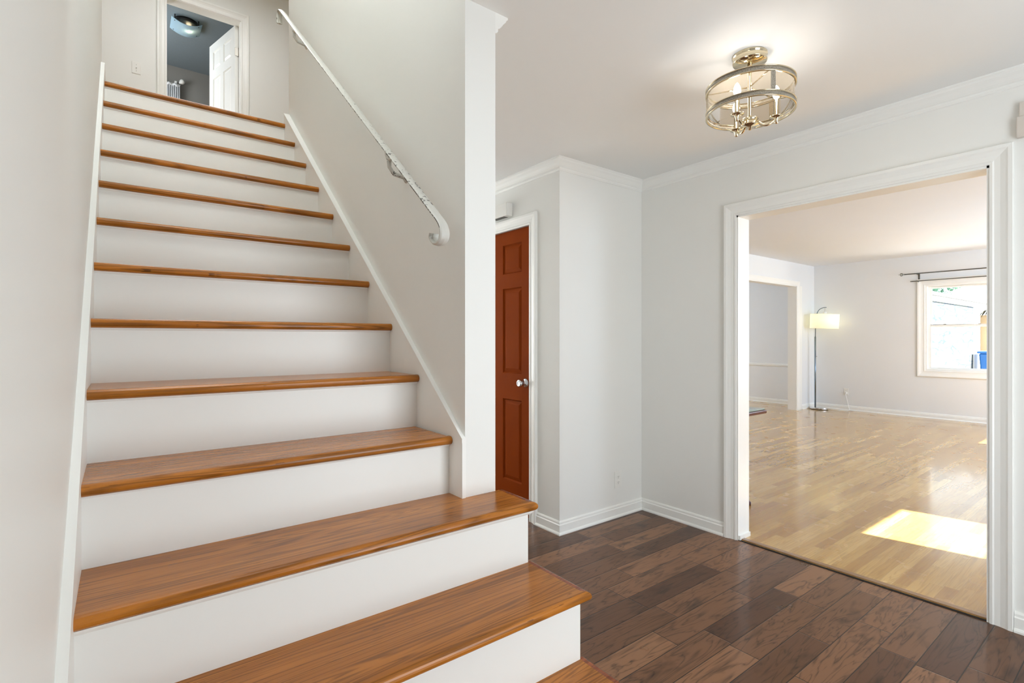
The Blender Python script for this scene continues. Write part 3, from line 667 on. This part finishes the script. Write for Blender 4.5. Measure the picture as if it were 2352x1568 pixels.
# ---------------------------------------------------------------- potted palm, mostly behind the right jamb
PX, PY = 7.95, .82
pp = empty('potted_palm', (PX, PY, .004), 'dark green potted palm whose frond tips show at the right jamb', 'plant')
m = MB().lathe([(0, .004), (.13, .004), (.17, .32), (.185, .33), (.185, .36), (.165, .36), (.16, .32), (0, .31)], (PX, PY, 0), seg=32); m.build('pot', TERRA, pp)
m = MB()
for i in range(3): m.tube([(PX+.03*math.cos(i*2.1), PY+.03*math.sin(i*2.1), .3), (PX+.05*math.cos(i*2.1), PY+.05*math.sin(i*2.1), 1.0), (PX+.04*math.cos(i*2.1+.3), PY+.05*math.sin(i*2.1+.3), 1.35)], [.022, .018, .013], 8)
m.build('stem', BARK, pp)
tips = [((8.0, 1.40, 1.60), 1.80), ((8.05, 1.33, 1.52), 1.72)] + [((PX+.6*math.cos(a), PY+.45*math.sin(a), 1.35+.3*((i*37) % 5)/5), 1.8+.1*(i % 3)) for i, a in enumerate([-.2, .35, 2.4, 2.9, 3.5, 4.1, 4.7, 5.3, 5.9])]
for tip, zt in tips:
    a = Vector((PX, PY, 1.35)); e = Vector(tip); mid = (a+e)/2; mid.z = zt
    pts = [a*(1-t)**2+mid*2*t*(1-t)+e*t*t for t in [i/14 for i in range(15)]]
    m = MB().tube(pts, [.006-.004*i/14 for i in range(15)], 6)
    for i in range(4, 15):
        p = pts[i]; t = (pts[min(i+1, 14)]-pts[i-1]).normalized(); sd_ = t.cross(Vector((0, 0, 1))).normalized()
        for s_ in (-1, 1):
            ln = .17*(1-abs(i-8)/14); d = (sd_*s_*.6+t*.75+Vector((0, 0, -.45))).normalized(); w = t*.009
            q = p+d*ln*.5; e2 = p+d*ln+Vector((0, 0, -ln*.25))
            m.face([p-w, p+w, q+w, q-w]); m.face([q-w, q+w, e2])
    m.build('frond', LEAF, pp)

# ---------------------------------------------------------------- upstairs room
ul = empty('flush_ceiling_light', (.63, 7.32, 5.09), 'small ceiling light with curved blue glass in the upper room', 'ceiling light')
m = MB().lathe([(0, 0), (.13, 0), (.13, -.03), (.11, -.036), (0, -.036)], (.63, 7.32, 5.09), seg=36); m.build('base_pan', BRONZE, ul)
m = MB(); gx = [-.155+.31*i/16 for i in range(17)]
for s_, zoff in ((0, 0), (1, .006)): pass
for i in range(16):
    za, zb = [(4.985+.055*(x/.155)**2) for x in gx[i:i+2]]
    q = [(.63+gx[i], za), (.63+gx[i+1], zb)]
    m.hexa([(q[0][0], 7.18, q[0][1]), (q[1][0], 7.18, q[1][1]), (q[1][0], 7.46, q[1][1]), (q[0][0], 7.46, q[0][1])], [(q[0][0], 7.18, q[0][1]+.006), (q[1][0], 7.18, q[1][1]+.006), (q[1][0], 7.46, q[1][1]+.006), (q[0][0], 7.46, q[0][1]+.006)])
m.build('glass_shade', BLUEG, ul)
m = MB().lathe([(0, -.03), (.022, -.02), (.03, 0), (.022, .02), (0, .03)], (.66, 7.32, 5.022), (1, 0, 0), 16); m.build('bulb', emit('small warm bulb', (1, .8, .5, 1), 14), ul, smooth=True)
for sx in (-.12, .12):
    for sy in (7.21, 7.43): MB().lathe([(.006, 0), (.006, .075)], (.63+sx, sy, 5.016), seg=10).build('support_post', BRONZE, ul)
cu = empty('window_curtain', (.56, 8.56, ZU), 'white gathered curtain on a rod in the grey upper room', 'curtain')
m = MB(); N_ = 60; top_ = []; bot_ = []
for i in range(N_+1):
    x = .26+.40*i/N_; y = 8.53+.014*math.sin(i*1.75); top_.append((x, y, 4.80)); bot_.append((x+.012*(i/N_-.2), y+.006*math.sin(i*.7), ZU+.75))
for i in range(N_):
    f = m.face([bot_[i], bot_[i+1], top_[i+1], top_[i]]); f.smooth = True
co = m.build('fabric', CURT, cu); sm_ = co.modifiers.new('thickness', 'SOLIDIFY'); sm_.thickness = .003
m = MB()
for i in range(N_):
    pass
m.tube([(.24+.42*i/20, 8.525+.012*math.sin(i*1.7), 4.80+.010*math.sin(i*2.3)) for i in range(21)], [.016+.003*math.sin(i*2.9) for i in range(21)], 10); m.build('gathered_heading', CURT, cu, smooth=True)
m = MB().tube([(.2, 8.53, 4.815), (.67, 8.53, 4.815)], .008, 10); m.lathe([(.008, 0), (.016, .01), (.03, .03), (.034, .05), (.026, .07), (0, .08)], (.655, 8.53, 4.84), (.6, 0, .5), 16); m.box(.60, .625, 8.53, 8.6, 4.80, 4.86); m.build('rod', WPLAS, cu)

# ---------------------------------------------------------------- outdoors, seen through the far window
struct('floor_yard', bx(XF+.2, 40, -14, 14, -.35, -.15), GRASS, 'pale yard ground outside the far window', 'ground')
hs = empty('neighbouring_house', (15, 3.4, -.15), 'pale stone house wing with white eave outside the window', 'house')
bx(11.2, 17.0, 3.2, 3.45, -.15, 2.16).build('stone_wall', STONE, hs)
bx(17.0, 17.65, 3.19, 3.45, -.15, 2.16).build('corner_board', EXTW, hs)
bx(11.0, 21.5, 3.165, 3.2, 2.06, 2.165).build('fascia', EXTW, hs)
bx(11.0, 21.5, 3.16, 3.45, 2.12, 2.14).build('soffit', EXTW, hs)
MB().hexa([(10.9, 3.13, 2.165), (21.6, 3.13, 2.165), (21.6, 7.0, 3.45), (10.9, 7.0, 3.45)], [(10.9, 3.13, 2.20), (21.6, 3.13, 2.20), (21.6, 7.0, 3.49), (10.9, 7.0, 3.49)]).build('roof', ROOFM, hs)
MB().box(10.9, 21.6, 3.10, 3.14, 2.16, 2.19).build('drip_edge', SLOT, hs)
m = MB(); m.box(20, 20.1, 1.5, 3.46, -.15, .2); m.box(20, 20.1, 1.5, 3.3, .2, 2.2); m.box(20, 20.1, 3.3, 7, 1.95, 2.2); m.box(17.65, 20, 3.66, 3.76, -.15, 2.16); m.build('entry_wall', EXTW, hs)
m = MB(); m.box(20.02, 20.06, 3.36, 3.76, -.15, 1.95); m.build('door', TAN, hs)
m = MB(); m.box(19.98, 20.06, 3.30, 3.385, -.15, 1.95); m.build('door_trim', BLUEB if False else EXTW, hs)
bn = empty('wheeled_bin', (17.2, 2.77, -.15), 'blue wheeled bin beside the stone house outside the window', 'bin')
m = MB().hexa([(16.95, 2.52, -.08), (17.45, 2.52, -.08), (17.45, 3.02, -.08), (16.95, 3.02, -.08)], [(16.88, 2.45, .90), (17.5, 2.45, .90), (17.5, 3.08, .90), (16.88, 3.08, .90)]); m.build('body', BLUEB, bn, .03)
m = bx(16.85, 17.53, 2.42, 3.11, .90, .955); m.build('lid', BLUEB, bn, .02)
for yy in (2.50, 3.0): MB().lathe([(0, 0), (.09, 0), (.09, .05), (0, .05)], (17.5, yy-.02, -.06), (0, 1, 0), 20).build('wheel', SLOT, bn)
tr = empty('tree', (34, 8.2, -.15), 'green leafy tree rising behind the stone house roof', 'tree')
MB().tube([(34, 8.2, -.15), (34.05, 8.2, 2.2), (34, 8.25, 4)], [.16, .13, .07], 12).build('trunk', BARK, tr)
m = MB()
for i in range(900):
    a = Vector((random.gauss(0, 1), random.gauss(0, 1), random.gauss(0, 1))).normalized()*random.uniform(.5, 1.5)
    p = Vector((34, 8.2, 4.3))+Vector((a.x, a.y*.9, a.z*.9)); u = Vector((random.uniform(-1, 1), random.uniform(-1, 1), random.uniform(-1, 1))).normalized()*.12; v = u.cross(Vector((random.uniform(-1, 1), random.uniform(-1, 1), random.uniform(-1, 1)))).normalized()*.07
    m.face([p-u, p-v, p+u, p+v])
m.build('foliage', LEAF2, tr)
